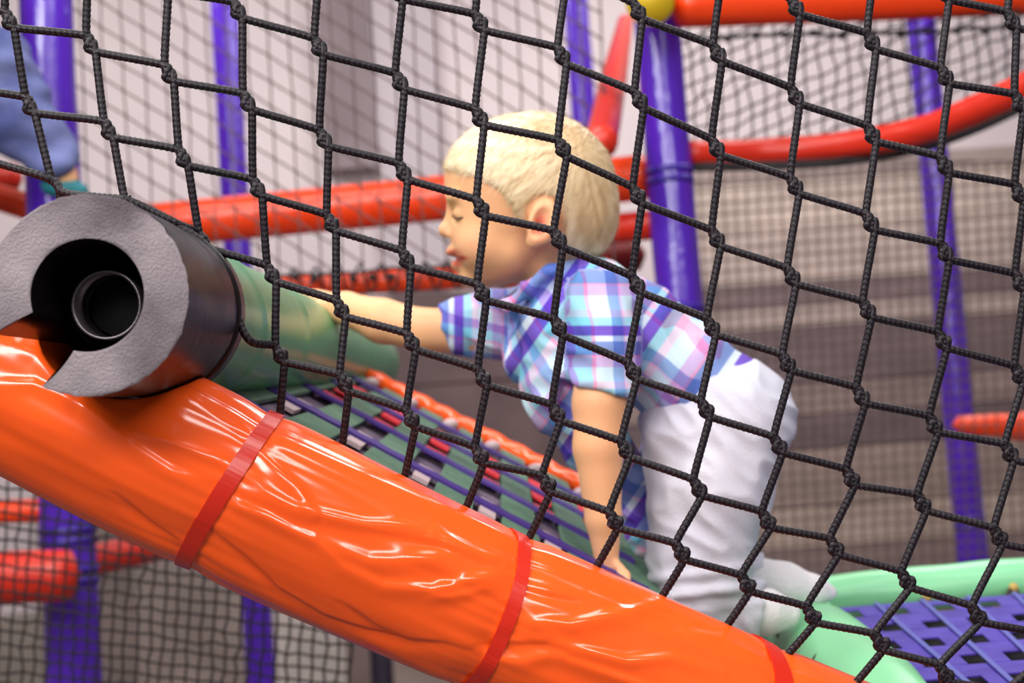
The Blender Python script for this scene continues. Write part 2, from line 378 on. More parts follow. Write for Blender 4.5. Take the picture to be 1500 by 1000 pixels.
# pipe inside
pa = on_axis(.905)+e2*(-.003)-e1*.001
pb = on_axis(2.4)
PP = np.array([pa, pa+(pb-pa)*.5, pb])
for rr, rl in ((.0225, .0205),):
    N_ = 40; V = []
    for r, t in ((rl, .06), (rl, 0), (rr, 0), (rr, .06), (rr, .6)):
        for j in range(N_):
            a = 2*math.pi*j/N_; V.append(pa+AX*t+r*(math.cos(a)*e1+math.sin(a)*e2))
    mesh('steel_pipe', V, gridfaces(5, N_), M_pipe, fb)
tube('pipe_rim', [pa+AX*.016, pa+AX*.024], [.0198, .0198], M_pipe, fb, 36, False)
tube('pipe_shade_plug', [pa+AX*.03, pa+AX*.05], .0185, M_dark, fb, 30)  # black plug stands in for the unlit pipe interior
tube('inner_collar', [pa+AX*.01+e2*.002, pa+AX*.07+e2*.002], .029, mat('dark_steel_collar', (52, 46, 50), .4, metal=.6), fb, 36, False)
# green cover
g0, g1 = 1.025, 2.5
cs = np.array([on_axis(d) for d in 1/np.linspace(1/g0, 1/g1, 120)])
def gfn(R, L, th):
    out = R.copy()
    for i in range(R.shape[0]):
        for j in range(R.shape[1]):
            l = float(L[i, 0]); a = th[0, j]
            out[i, j] *= 1+.03*noise.noise(Vector((l*6, math.cos(a)*1.5, math.sin(a)*1.5)))
            for c in (.09, .33, .62, .95, 1.25):
                out[i, j] += .0022*math.exp(-((l-c-.04*math.sin(a+c*7))/.009)**2)
    e = np.clip((L[-1]-L)/.05, 0, 1); return out*np.sqrt(1-(1-e)**2*.96)
tag(tube('green_cover', cs, r_f-.0025, M_grn, fb, 48, True, gfn), 'green vinyl cover with ring seams')
tube('rim_band', [on_axis(1.012), on_axis(1.036)], r_f+.0012, M_foam, fb, 48)

# roll
raxis = [(-260, 425, .985), (-100, 500, .99), (57, 577, .995), (338, 715, 1.0), (715, 893, 1.04), (1077, 1048, 1.07), (1330, 1150, 1.09), (1500, 1220, 1.1)]
rc = crom([P(*p) for p in raxis], .0017)
T, N, B = frames(rc); n = len(rc); seg = 260
th = np.arange(seg)/seg*2*math.pi
cpx, cpy, cdp = to_px(rc)
ties_px = [((400, 605), (275, 827)), ((762, 783), (668, 1003)), ((1135, 945), (1050, 1160))]
tie_idx = [int(np.argmin((cpx-(a[0]+b[0])/2)**2+(cpy-(a[1]+b[1])/2)**2)) for a, b in ties_px]
Ls = np.concatenate([[0], np.cumsum(np.linalg.norm(np.diff(rc, axis=0), axis=1))])
R = np.full((n, seg), .0605)
dt = np.min(np.abs(Ls[:, None]-Ls[tie_idx][None]), axis=1)
R *= (1+.022*(1-np.exp(-dt/.05))-.035*np.exp(-(dt/.014)**2))[:, None]
ct, st = np.cos(th), np.sin(th)
for i in range(n):
    l = Ls[i]; g = math.exp(-dt[i]/.05)
    for j in range(seg):
        a = th[j]; q = Vector((l*7+ct[j]*.8, ct[j]*2.4+l*3, st[j]*2.4))
        v = .0026*noise.noise(q)+.0007*noise.noise(Vector((l*5, ct[j]*6+l*6, st[j]*6+l*4)))
        v += g*.0012*noise.noise(Vector((l*4, ct[j]*9, st[j]*9)))
        R[i, j] += v
W = rc[:, None]+R[..., None]*(ct[None, :, None]*N[:, None]+st[None, :, None]*B[:, None])
nrm = ct[None, :, None]*N[:, None]+st[None, :, None]*B[:, None]
X, Y, D = to_px(W.reshape(-1, 3)); X = X.reshape(n, seg); Y = Y.reshape(n, seg)
front = np.clip(-(nrm@Fv)*3+.3, 0, 1)
def dpoly(X, Y, pl):
    best = np.full(X.shape, 1e9); tt = np.zeros(X.shape); L = 0; tot = sum(math.dist(pl[i], pl[i+1]) for i in range(len(pl)-1))
    side = np.zeros(X.shape)
    for (ax, ay), (bx, by) in zip(pl[:-1], pl[1:]):
        vx, vy = bx-ax, by-ay; l2 = vx*vx+vy*vy; t = np.clip(((X-ax)*vx+(Y-ay)*vy)/l2, 0, 1)
        d = np.hypot(X-ax-t*vx, Y-ay-t*vy); s = (vx*(Y-ay)-vy*(X-ax))
        mk = d < best; best = np.where(mk, d, best); side = np.where(mk, s, side); tt = np.where(mk, (L+t*math.sqrt(l2))/tot, tt); L += math.sqrt(l2)
    return best*np.sign(side), tt
ridges = [([(100, 578), (121, 593), (153, 617), (193, 653), (252, 690), (306, 707)], 2.6, 9), ([(202, 631), (252, 649), (318, 674)], 1.6, 8),
    ([(364, 655), (405, 690), (436, 716), (461, 750)], 3.0, 8), ([(351, 688), (382, 716), (432, 743), (468, 752), (531, 766), (598, 770), (632, 783)], 2.4, 9),
    ([(333, 719), (351, 739), (391, 755), (427, 775), (459, 789)], 2.4, 7), ([(463, 782), (495, 802), (540, 820), (600, 820), (660, 812)], 2.2, 12),
    ([(459, 789), (500, 829), (560, 857), (633, 864), (700, 847), (733, 840)], 2.8, 10), ([(630, 765), (657, 787), (700, 810), (738, 822)], 2.0, 8),
    ([(627, 876), (667, 872), (712, 862)], 1.4, 6), ([(765, 842), (800, 852), (850, 870), (925, 897)], 1.6, 9), ([(740, 880), (783, 910), (833, 914), (917, 897), (970, 880)], 2.4, 10),
    ([(700, 958), (767, 967), (815, 958)], 2.0, 9), ([(803, 932), (833, 947), (917, 967), (983, 962), (1060, 985)], 2.4, 8), ([(807, 950), (833, 967), (883, 984), (960, 1010)], 2.0, 7),
    ([(20, 505), (55, 520), (100, 578)], 2.0, 9), ([(0, 560), (50, 562), (121, 593)], 1.8, 8), ([(365, 630), (372, 650), (405, 662)], 1.6, 7), ([(1000, 925), (1060, 935), (1120, 965)], 1.6, 8)]
valleys = [([(170, 725), (216, 766), (265, 797)], 2.4, 6), ([(300, 772), (360, 820), (405, 865), (472, 905), (540, 928), (598, 941), (650, 944), (690, 956)], 3.0, 6),
    ([(500, 884), (550, 920), (600, 939)], 2.0, 6), ([(760, 862), (800, 872), (860, 885)], 1.4, 6), ([(390, 640), (330, 610), (300, 590)], 1.5, 10), ([(700, 945), (800, 945), (830, 955)], 1.8, 6), ([(470, 765), (560, 785), (640, 800), (730, 830)], 1.8, 10)]
disp = np.zeros((n, seg))
for pl, a, w_ in ridges:
    d, t = dpoly(X, Y, pl); fade = np.sin(np.clip(t, .03, .97)*math.pi)**.45
    prof = np.where(d > 0, np.exp(-(d/(w_*1.6))**2), np.exp(-(d/(w_*.8))**2)); disp += a*.001*prof*fade*front
for pl, a, w_ in valleys:
    d, t = dpoly(X, Y, pl); fade = np.sin(np.clip(t, .03, .97)*math.pi)**.5
    prof = np.where(d > 0, np.exp(-(d/(w_*1.8))**2), np.exp(-(d/(w_*.7))**2)); disp -= a*.001*prof*fade*front
W = W+nrm*disp[..., None]
# the foam bar presses a dent into the roll
q = W-A0; t = q@AX; perp = q-t[..., None]*AX; dist = np.linalg.norm(perp, axis=2)
inside = (dist < r_f+.0015) & (t > -.004)
push = (r_f+.0015-dist)
W = np.where(inside[..., None], W+perp/dist[..., None]*push[..., None], W)
roll = empty('padded_roll', P(338, 740, 1.0), 'large glossy orange vinyl roll slanting across the foreground', 'padded roll')
o = mesh('vinyl_cover', W.reshape(-1, 3), gridfaces(n, seg), M_or, roll)
RR0 = np.linalg.norm(W-rc[:, None], axis=2); RS = sum(np.roll(RR0, q_, 1) for q_ in range(-7, 8))/15; RS = np.stack([RS[max(0, i-4):i+5].mean(0) for i in range(n)])
for k, ((ta, tb), ti) in enumerate(zip(ties_px, tie_idx)):
    # flat band just above the surface
    pts = []; wd = .0052 if k < 2 else .0075
    V = []; m_ = 120
    skew = [-.006, .004, .012][k]
    for s, h in ((-1, .0001), (-1, .0016), (1, .0016), (1, .0001)):
        for j in range(m_):
            a = 2*math.pi*j/m_; l = Ls[ti]+s*wd+skew*math.cos(a-1.0)
            c = np.array([np.interp(l, Ls, rc[:, c_]) for c_ in range(3)])
            ii = int(np.clip(np.searchsorted(Ls, l), 0, n-1)); nn = math.cos(a)*N[ii]+math.sin(a)*B[ii]
            jj = int(round(a/(2*math.pi)*seg)) % seg
            rl = float(RS[ii, jj])
            V.append(c+nn*(max(rl, .0575)+h+.0005))
    F = []
    for s in range(4):
        for j in range(m_): F.append([s*m_+j, s*m_+(j+1) % m_, ((s+1) % 4)*m_+(j+1) % m_, ((s+1) % 4)*m_+j])
    mesh('cable_tie', V, F, M_tie, roll, smooth=False)

# ------------------------------------------------------------------ FOREGROUND NET
K = {}
rows = {0: (0, [(12, 27), (132, 63), (247, 105), (362, 148), (474, 200), (589, 250), (703, 302), (817, 349), (931, 415), (1042, 476), (1152, 530), (1260, 578), (1368, 620), (1478, 662)]),
    1: (0, [(43, 152), (158, 188), (267, 230), (377, 273), (484, 325), (595, 377), (704, 427), (817, 477), (926, 542), (1033, 597), (1139, 650), (1246, 698), (1350, 735), (1462, 783)]),
    2: (0, [(80, 267), (188, 300), (297, 350), (397, 400), (498, 450), (602, 498), (706, 550), (815, 603), (916, 656), (1021, 712), (1122, 760), (1221, 800), (1327, 847), (1430, 897)]),
    3: (3, [(410, 517), (504, 560), (602, 612), (702, 665), (800, 707), (898, 760), (995, 807), (1092, 853), (1188, 898), (1288, 938), (1383, 985)]),
    -1: (0, [(2, -98), (122, -62), (238, -25), (348, 13), (466, 67), (585, 117), (702, 170), (822, 216), (933, 285), (1048, 347), (1159, 403), (1270, 451), (1380, 496), (1492, 546)]),
    -2: (3, [(340, -118), (460, -66), (582, -14), (702, 32), (823, 80), (935, 145), (1048, 215), (1163, 271), (1274, 324), (1383, 368), (1493, 411)]),
    -3: (6, [(702, -102), (824, -55), (933, 14), (1050, 77), (1164, 138), (1276, 194), (1383, 240), (1491, 280)]),
    -4: (9, [(1051, -58), (1164, 9), (1275, 58), (1383, 110), (1491, 149)]),
    -5: (10, [(1164, -120), (1275, -68), (1383, -14), (1481, 28)]),
    -6: (12, [(1383, -130), (1481, -95)])}
for j, (i0, L) in rows.items():
    for k, p in enumerate(L): K[i0+k, j] = p
for j in range(-6, 5):    # off-frame neighbours on the right
    if (13, j) in K:
        x, y = K[13, j]; K[14, j] = (x+108, y+42); K[15, j] = (x+214, y+82)
K[13, 4] = (1345, 1075); K[14, 3] = (1478, 1025); K[15, 3] = (1590, 1062)
for j in range(-1, 3):
    x, y = K[0, j]; K[-1, j] = (x-112, y-38)
K = {k: (x+random.uniform(-1, 1), y+random.uniform(-1, 1)) for k, (x, y) in K.items()}
def nd(x, y=0): return 1.022+.05*max(x, 0)/1500+.004*math.sin(x*.011+y*.008)
net = empty('climbing_net', P(750, 500, 1.04), 'black braided cord net with large meshes across the foreground', 'net')
RC = .0029
def braid_tube(name, px, parent, r=RC, ends=None):
    c = crom([P(*p) for p in px], .0009)
    ln = np.concatenate([[0], np.cumsum(np.linalg.norm(np.diff(c, axis=0), axis=1))])
    seg = 16; th = np.arange(seg)/seg*2*math.pi
    T, N, B = frames(c); kz = 2*math.pi/.0040
    tri = np.abs(((th*4/(2*math.pi)) % 1)*2-1); h = np.cos(kz*ln[:, None]+3.2*tri[None])*(.35+.65*np.abs(np.sin(math.pi*tri))[None])
    h = h+.16*rng.standard_normal(h.shape)
    R_ = r*(1+.10*h)
    V = c[:, None]+R_[..., None]*(np.cos(th)[None, :, None]*N[:, None]+np.sin(th)[None, :, None]*B[:, None])
    o = mesh(name, V.reshape(-1, 3), gridfaces(len(c), seg), M_rope, parent)
    set_attr(o, 'braid', np.clip(.5+.42*h, 0, 1)); return o
def knotpath(i, j, s):
    x, y = K[i, j]; dx, dy = 6.5, 11.5; l = math.hypot(dx, dy); nx, ny = dy/l*s, -dx/l*s
    d = nd(x, y)
    return [(x-dx*1.0+nx*.4, y-dy*1.0+ny*.4, d), (x+nx, y+ny, d+.0009*s/abs(s)), (x+dx+nx*.4, y+dy+ny*.4, d)]
cols = sorted({i for i, j in K})
endpt = {3: (407, 640), 4: (498, 680), 5: (588, 720), 6: (672, 770), 7: (762, 815), 8: (860, 855), 9: (950, 905), 10: (1045, 945), 11: (1135, 980), 12: (1215, 1045), 13: (1310, 1130)}
for i in cols:
    js = sorted(j for (a, j) in K if a == i); pth = []
    for j in js: pth += knotpath(i, j, 3.2)
    if i in endpt: pth.append(endpt[i]+(nd(endpt[i][0])+.01,))
    elif i == 0: pth.append((92, 330, 1.03))
    elif i == 2: pth.append((318, 400, 1.024)); pth.append((330, 440, 1.03))
    elif i in (14, 15): x, y = K[i, js[-1]]; pth.append((x-30, y+80, nd(x)))
    if len(pth) > 1:
        if i == 1: pth = pth[:-2]+[(190, 296, 1.02)]
        braid_tube('upright_cord', pth, net)
for j in sorted({j for i, j in K}):
    is_ = sorted(a for (a, b) in K if b == j)
    if len(is_) < 2: continue
    pth = []
    if j == 3: pth = [(215, 305, 1.01), (250, 326, 1.012), (290, 350, 1.014), (318, 388, 1.016), (336, 430, 1.018), (350, 470, 1.02), (368, 500, 1.02)]
    if j == 2: is_ = [i for i in is_ if i >= 2]
    for i in is_: pth += knotpath(i, j, -3.2)
    if j == 2: pth = [(180, 290, 1.005), (215, 305, 1.008), (260, 328, 1.012)]+pth
    braid_tube('cross_cord', pth, net)
braid_tube('cross_cord', [(-70, 222, 1.02), (0, 240, 1.02), (62, 258, 1.02), (80, 268, 1.022), (95, 282, 1.02), (140, 288, 1.015), (190, 292, 1.01)], net)
# knot wraps
kz_ = np.linspace(-.0078, .0078, 26)
km = None
AXK = (7*Rv-12*Uv); AXK /= np.linalg.norm(AXK); K2 = Fv; K1 = np.cross(AXK, K2)
BM = np.stack([K1, K2, AXK])
for (i, j), (x, y) in K.items():
    if i < 0 or i > 14 or (i < 2 and j == 2) or not (-40 < y < 1040): continue
    c = P(x, y, nd(x, y))
    if km is None:
        th = np.arange(18)/18*2*math.pi; tri = np.abs(((th*4/(2*math.pi)) % 1)*2-1)
        hh = np.cos(2*math.pi/.0042*kz_[:, None]+3.2*tri[None])*(.35+.65*np.abs(np.sin(math.pi*tri))[None])
        rr_ = .0037*np.sqrt(np.clip(1-(kz_/.0085)**2, .02, 1))[:, None]*(1+.09*hh)
        V = kz_[:, None, None]*AXK+rr_[..., None]*(np.cos(th)[None, :, None]*K1*1.02+np.sin(th)[None, :, None]*K2*.85)
        ko = mesh('knot', V.reshape(-1, 3), gridfaces(len(kz_), 18), M_rope, net)
        set_attr(ko, 'braid', np.clip(.5+.42*hh, 0, 1)); km = ko.data
    else:
        ko = bpy.data.objects.new('knot', km); COL.objects.link(ko); ko.parent = net; ko.matrix_parent_inverse = net.matrix_world.inverted()
    ko.location = tuple(c)

# ------------------------------------------------------------------ RAMP
def bil(u, v):
    """u along the ramp (0 upper left .. 1 lower right), v across (0 front .. 1 back)"""
    f0, f1 = P(360, 625, 1.10), P(980, 950, 1.17); b0, b1 = P(560, 568, 1.95), P(868, 728, 1.72)
    return (1-v)*((1-u)*f0+u*f1)+v*((1-u)*b0+u*b1)
nr = np.cross(bil(1, .5)-bil(0, .5), bil(.5, 1)-bil(.5, 0)); nr /= np.linalg.norm(nr); nr = nr if nr[2] > 0 else -nr
ramp = empty('woven_ramp', bil(.5, .5), 'woven green and purple strap ramp sloping down behind the orange roll', 'ramp')
def patch(name, u0, u1, v0, v1, h, th_, m, nu=6, nv=6, wave=0, parent=None):
    V = []; 
    for s in (h, h-th_):
        for a in np.linspace(u0, u1, nu):
            for b in np.linspace(v0, v1, nv): V.append(bil(a, b)+nr*(s+wave*math.sin(a*math.pi*2*11)))
    F = gridfaces(nu, nv, False).tolist()+[f[::-1] for f in (gridfaces(nu, nv, False)+nu*nv).tolist()]
    o = nu*nv
    for a in range(nu-1):
        F.append([a*nv, (a+1)*nv, o+(a+1)*nv, o+a*nv]); F.append([a*nv+nv-1, o+a*nv+nv-1, o+(a+1)*nv+nv-1, (a+1)*nv+nv-1])
    for b in range(nv-1):
        F.append([b, o+b, o+b+1, b+1]); F.append([(nu-1)*nv+b, (nu-1)*nv+b+1, o+(nu-1)*nv+b+1, o+(nu-1)*nv+b])
    return mesh(name, V, F, m, parent or ramp, smooth=False)
M_rbase = mat('grey_violet_webbing', (84, 66, 100), .8, bump=.5, scale=90, var=(120, 104, 118), vscale=30)
M_rung = mat('sage_green_webbing', (94, 128, 104), .75, bump=.5, scale=120, var=(78, 110, 92), vscale=40)
M_pst = mat('purple_strap', (62, 34, 124), .7, bump=.3, scale=100)
M_rst = mat('red_strap', (222, 30, 44), .6); M_wst = mat('cream_pad', (200, 176, 178), .6)
patch('base_web', -.25, 1.03, 0, 1, -.004, .004, M_rbase, 12, 6)
for k in range(-1, 6):
    u = .02+k*.19
    patch('green_rung', u, u+.105, 0.0, .98, .0035, .004, M_rung, 3, 10)
    for q, v in enumerate((.50, .62, .74)):
        patch('red_band', u+.112, u+.182, v, v+.05, .0025, .003, M_rst, 3, 3)
    blob('eyelet', bil(u+.145, .90)+nr*.006, (.011, .011, .008), M_wst, ramp, 12)
    patch('cream_patch', u+.125, u+.17, .23, .34, .003, .004, M_wst, 3, 3)
for v in (.08, .27, .46, .66, .84):
    patch('purple_strap', -.25, 1.02, v, v+.036, .006, .003, M_pst, 60, 2, wave=.0003)
edge = [bil(u, 1.02)+nr*.004 for u in np.linspace(-.1, 1.02, 12)]
ec = crom(edge, .004)
tag(tube('edge_rope', ec, .0115, M_or, ramp, 14, True, lambda R, L, th: R*(1+.10*np.sin(2*math.pi*L/.045+th))), 'orange edge rope')
# ------------------------------------------------------------------ DECK
dA, dB = P(1195, 892, 1.64), P(1600, 862, 1.64); dC, dD = P(1400, 1060, 1.12), P(1750, 1030, 1.12)
def dk(u, v): return (1-v)*((1-u)*dA+u*dB)+v*((1-u)*dC+u*dD)
ndk = np.cross(dB-dA, dC-dA); ndk /= np.linalg.norm(ndk); ndk = ndk if ndk[2] > 0 else -ndk
deck = empty('woven_deck', dk(.5, .5), 'purple woven mat deck with rows of dark openings, bottom right', 'mat')
M_mat = mat('purple_mat', (60, 36, 150), .6, bump=.5, scale=70, var=(76, 56, 172), vscale=30)
V, F = [], []
nu, nv = 6, 6
def addq(u0, u1, v0, v1, h):
    o = len(V)
    for hh_ in (h, h-.0015):
        for (a, b) in ((u0, v0), (u1, v0), (u1, v1), (u0, v1)): V.append(dk(a, b)+ndk*hh_)
    F.append([o, o+1, o+2, o+3]); F.append([o+7, o+6, o+5, o+4])
    for k in range(4): F.append([o+k, o+4+k, o+4+(k+1) % 4, o+(k+1) % 4])
for j in range(nv):
    v0 = j/nv; w2 = 1/nv; a0, a1 = v0+.28*w2, v0+.76*w2
    addq(0, 1, v0, a0, 0); addq(0, 1, a1, v0+w2, 0)
    cuts = [(i+.32+.5*(j % 2))/nu for i in range(-1, nu+1)]; edges = [0.0]
    for c in cuts:
        if c > 0 and c+.5/nu < 1: edges += [c, c+.5/nu]
    edges.append(1.0)
    for q in range(0, len(edges), 2): addq(edges[q], edges[q+1], a0, a1, .0004)
mesh('woven_mat', V, F, M_mat, deck, smooth=False)
V = [dA-ndk*.02, dB-ndk*.02, dD-ndk*.02, dC-ndk*.02]; V += [p-ndk*.02 for p in V]
mesh('opening_shade_sheet', V, [[0, 1, 2, 3], [7, 6, 5, 4], [0, 4, 5, 1], [1, 5, 6, 2], [2, 6, 7, 3], [3, 7, 4, 0]], mat('opening_shade', (20, 8, 20), .9), deck, smooth=False)  # near-black sheet stands in for the shade below the openings
for k in range(6): # lighter stitched bands
    v = k/6
    M_st = M_st if k else mat('blue_stitch_band', (92, 96, 176), .7)
    o_ = len(V); 
    a, b = dk(k/6+.05, 0)+ndk*.002, dk(k/6+.05, 1)+ndk*.002; wv = (dB-dA)*.008
    mesh('stitched_band', [a-wv, a+wv, b+wv, b-wv, a-wv+ndk*.001, a+wv+ndk*.001, b+wv+ndk*.001, b-wv+ndk*.001], [[0, 1, 2, 3], [7, 6, 5, 4], [0, 4, 5, 1], [1, 5, 6, 2], [2, 6, 7, 3], [3, 7, 4, 0]], M_st, deck, smooth=False)
p1 = empty('green_rail', P(1350, 860, 1.68), 'light green padded rail along the back of the purple mat', 'padded rail')
padtube('vinyl_cover', [P(1150, 886, 1.7), P(1230, 874, 1.7), P(1360, 861, 1.7), (P(1500, 850, 1.7)), P(1650, 838, 1.7)], .0265, M_lgrn, p1, sc=14, wr=.08)
p2 = empty('green_rail', P(1250, 960, 1.35), 'light green padded rail running toward the camera left of the purple mat', 'padded rail')
padtube('vinyl_cover', [P(1120, 890, 1.72), P(1165, 915, 1.6), P(1235, 975, 1.38), P(1300, 1045, 1.24), P(1380, 1140, 1.12)], [.036, .041, .043, .044, .044], M_lgrn, p2, sc=14, wr=.08)
def ropetie(x, y, d, par, ang):
    c = P(x, y, d); dr = math.cos(ang)*Rv+math.sin(ang)*Uv; q = math.sin(ang)*Rv-math.cos(ang)*Uv
    tube('tie_cord', crom([c+dr*.011*math.cos(a)+q*.006*math.sin(a)-Fv*.006*math.sin(a*.5) for a in np.linspace(0, 2*math.pi, 10)], .002), .0026, mat('dark_tie_cord', (60, 48, 30), .7), par, 8)
    blob('tie_knot', c+dr*.011, (.006, .006, .006), mat('ochre_tie_knot', (190, 160, 80), .6), par, 10)
ropetie(1353, 888, 1.66, p1, 1.2); ropetie(1481, 874, 1.66, p1, 1.3); ropetie(1152, 922, 1.50, p2, .7); ropetie(1202, 966, 1.335, p2, .8)

# ------------------------------------------------------------------ SDF machinery (camera aligned metres)
class Grid:
    def __init__(s, lo, hi, h):
        s.lo = np.array(lo, float); s.h = h; s.n = np.ceil((np.array(hi)-s.lo)/h).astype(int)+1
        s.f = np.full(s.n, .06, np.float32)
    def box(s, lo, hi):
        a = np.clip(np.floor((lo-s.lo)/s.h).astype(int), 0, s.n); b = np.clip(np.ceil((hi-s.lo)/s.h).astype(int)+1, 0, s.n)
        sl = tuple(slice(x, y) for x, y in zip(a, b))
        g = [(s.lo[k]+s.h*np.arange(a[k], b[k])).astype(np.float32) for k in range(3)]
        return sl, np.meshgrid(*g, indexing='ij', sparse=True)
    def op(s, lo, hi, fn, k, sub=False):
        m = k+3*s.h; sl, (x, y, z) = s.box(np.asarray(lo)-m, np.asarray(hi)+m)
        if min([q.stop-q.start for q in sl]) <= 0: return
        b = fn(x, y, z); a = s.f[sl]
        if sub: a, b = -a, b; 
        h = np.clip(.5+.5*(b-a)/k, 0, 1); r = b+(a-b)*h-k*h*(1-h)
        s.f[sl] = -r if sub else r
def C3(px, py, d): return np.array([(px-750)*d/FPX, (500-py)*d/FPX, d])
def ell(g, px, py, d, rx, ry, rz, k=8, ang=0, sub=False):
    c = C3(px, py, d); sc = d/FPX; R3 = np.array([rx, ry, rz])*sc; ca, sa = math.cos(math.radians(ang)), math.sin(math.radians(ang)); mx = R3.max()
    def fn(x, y, z):
        X, Y, Z = x-c[0], y-c[1], z-c[2]; X, Y = ca*X+sa*Y, -sa*X+ca*Y
        k0 = np.sqrt((X/R3[0])**2+(Y/R3[1])**2+(Z/R3[2])**2); k1 = np.sqrt((X/R3[0]**2)**2+(Y/R3[1]**2)**2+(Z/R3[2]**2)**2)+1e-6
        return k0*(k0-1)/k1
    g.op(c-mx, c+mx, fn, k*sc, sub)
def cap(g, a, b, ra, rb, k=8, zs=1.0, sub=False, infl=0):
    A, B_ = C3(*a), C3(*b); ra, rb = ra*a[2]/FPX+infl, rb*b[2]/FPX+infl; v = B_-A; v2 = v@v; mx = max(ra, rb)*max(zs, 1)
    def fn(x, y, z):
        X, Y, Z = x-A[0], y-A[1], z-A[2]; t = np.clip((X*v[0]+Y*v[1]+Z*v[2])/v2, 0, 1)
        return np.sqrt((X-t*v[0])**2+(Y-t*v[1])**2+((Z-t*v[2])/zs)**2)-(ra+t*(rb-ra))
    g.op(np.minimum(A, B_)-mx, np.maximum(A, B_)+mx, fn, k*a[2]/FPX, sub)
def chain(g, pts, k=8, zs=1.0, infl=0):
    for a, b in zip(pts[:-1], pts[1:]): cap(g, a[:3], b[:3], a[3], b[3], k, zs, infl=infl)
def poly_field(g, pl, dref):
    """2d polygon signed distance (neg inside), sampled in projected pixels, in metres"""
    X, Y, Z = np.meshgrid(*[g.lo[k]+g.h*np.arange(g.n[k]) for k in range(3)], indexing='ij', sparse=True)
    px = 750+FPX*X/Z; py = 500-FPX*Y/Z; px, py = np.broadcast_arrays(px, py)
    best = np.full(px.shape, 1e9, np.float32); ins = np.zeros(px.shape, bool); n = len(pl)
    for i in range(n):
        (ax, ay), (bx, by) = pl[i], pl[(i+1) % n]; vx, vy = bx-ax, by-ay
        t = np.clip(((px-ax)*vx+(py-ay)*vy)/(vx*vx+vy*vy), 0, 1); best = np.minimum(best, np.hypot(px-ax-t*vx, py-ay-t*vy).astype(np.float32))
        cr = ((ay > py) != (by > py)) & (px < (bx-ax)*(py-ay)/((by-ay) if by != ay else 1e-9)+ax); ins ^= cr
    return np.where(ins, -best, best)*dref/FPX
def surface(g):
    f = g.f; n = f.shape; s = f < 0
    c = [s[i:n[0]-1+i, j:n[1]-1+j, k:n[2]-1+k] for i in (0, 1) for j in (0, 1) for k in (0, 1)]
    cnt = sum(a.astype(np.int8) for a in c); act = (cnt > 0) & (cnt < 8); idx = np.full(act.shape, -1, np.int64); I, J, Kk = np.nonzero(act); idx[I, J, Kk] = np.arange(len(I))
    acc = np.zeros((len(I), 3)); w_ = np.zeros(len(I))
    cor = [(i, j, k) for i in (0, 1) for j in (0, 1) for k in (0, 1)]
    for a in range(8):
        for b in range(a+1, 8):
            d = np.array(cor[b])-np.array(cor[a])
            if np.abs(d).sum() != 1 or d.min() < 0: continue
            fa = f[I+cor[a][0], J+cor[a][1], Kk+cor[a][2]]; fb_ = f[I+cor[b][0], J+cor[b][1], Kk+cor[b][2]]; m = (fa < 0) != (fb_ < 0)
            t = np.where(m, fa/(fa-fb_+1e-12), 0); p = np.array(cor[a])[None]+t[:, None]*d[None]; acc[m] += p[m]; w_[m] += 1
    V = np.stack([I, J, Kk], 1)+acc/w_[:, None]; V = g.lo+V*g.h
    F = []
    for ax in range(3):
        o1, o2 = [(1, 2), (2, 0), (0, 1)][ax]
        sl0 = [slice(None)]*3; sl1 = [slice(None)]*3; sl0[ax] = slice(0, n[ax]-1); sl1[ax] = slice(1, n[ax])
        a, b = s[tuple(sl0)], s[tuple(sl1)]; ch = a != b; q = np.array(np.nonzero(ch)).T
        ok = (q[:, o1] > 0) & (q[:, o2] > 0) & (q[:, o1] < n[o1]-1) & (q[:, o2] < n[o2]-1); q = q[ok]
        def gi(d1, d2):
            r = q.copy(); r[:, o1] -= d1; r[:, o2] -= d2; return idx[r[:, 0], r[:, 1], r[:, 2]]
        quad = np.stack([gi(0, 0), gi(1, 0), gi(1, 1), gi(0, 1)], 1); fl = ~a[q[:, 0], q[:, 1], q[:, 2]]
        quad[fl] = quad[fl][:, ::-1]; F.append(quad)
    return V, np.concatenate(F)
def smooth_mesh(V, F, it=2, lam=.5):
    for _ in range(it):
        acc = np.zeros_like(V); c = np.zeros(len(V))
        for a in range(4):
            for b in ((a+1) % 4,):
                np.add.at(acc, F[:, a], V[F[:, b]]); np.add.at(acc, F[:, b], V[F[:, a]]); np.add.at(c, F[:, a], 1); np.add.at(c, F[:, b], 1)
        V = V+lam*(acc/np.maximum(c, 1)[:, None]-V)
    return V
def to_world(V): return CAM+V[:, 0:1]*Rv+V[:, 1:2]*Uv+V[:, 2:3]*Fv     # camera-aligned frame to world
def sdf_obj(name, g, m, parent, it=1, extra=None):
    V, F = surface(g); V = smooth_mesh(V, F, it)
    if extra is not None: V = extra(V, F)
    F = F[:, ::-1]       # frame (R,U,F) is left handed
    o = mesh(name, to_world(V), F, m, parent)
    return o, V, F
def normals(V, F):
    a = V[F[:, 2]]-V[F[:, 0]]; b = V[F[:, 3]]-V[F[:, 1]]; fn = np.cross(a, b); N = np.zeros_like(V)
    for k in range(4): np.add.at(N, F[:, k], fn)
    return N/(np.linalg.norm(N, axis=1)[:, None]+1e-12)
def pxof(V): return 750+FPX*V[:, 0]/V[:, 2], 500-FPX*V[:, 1]/V[:, 2]

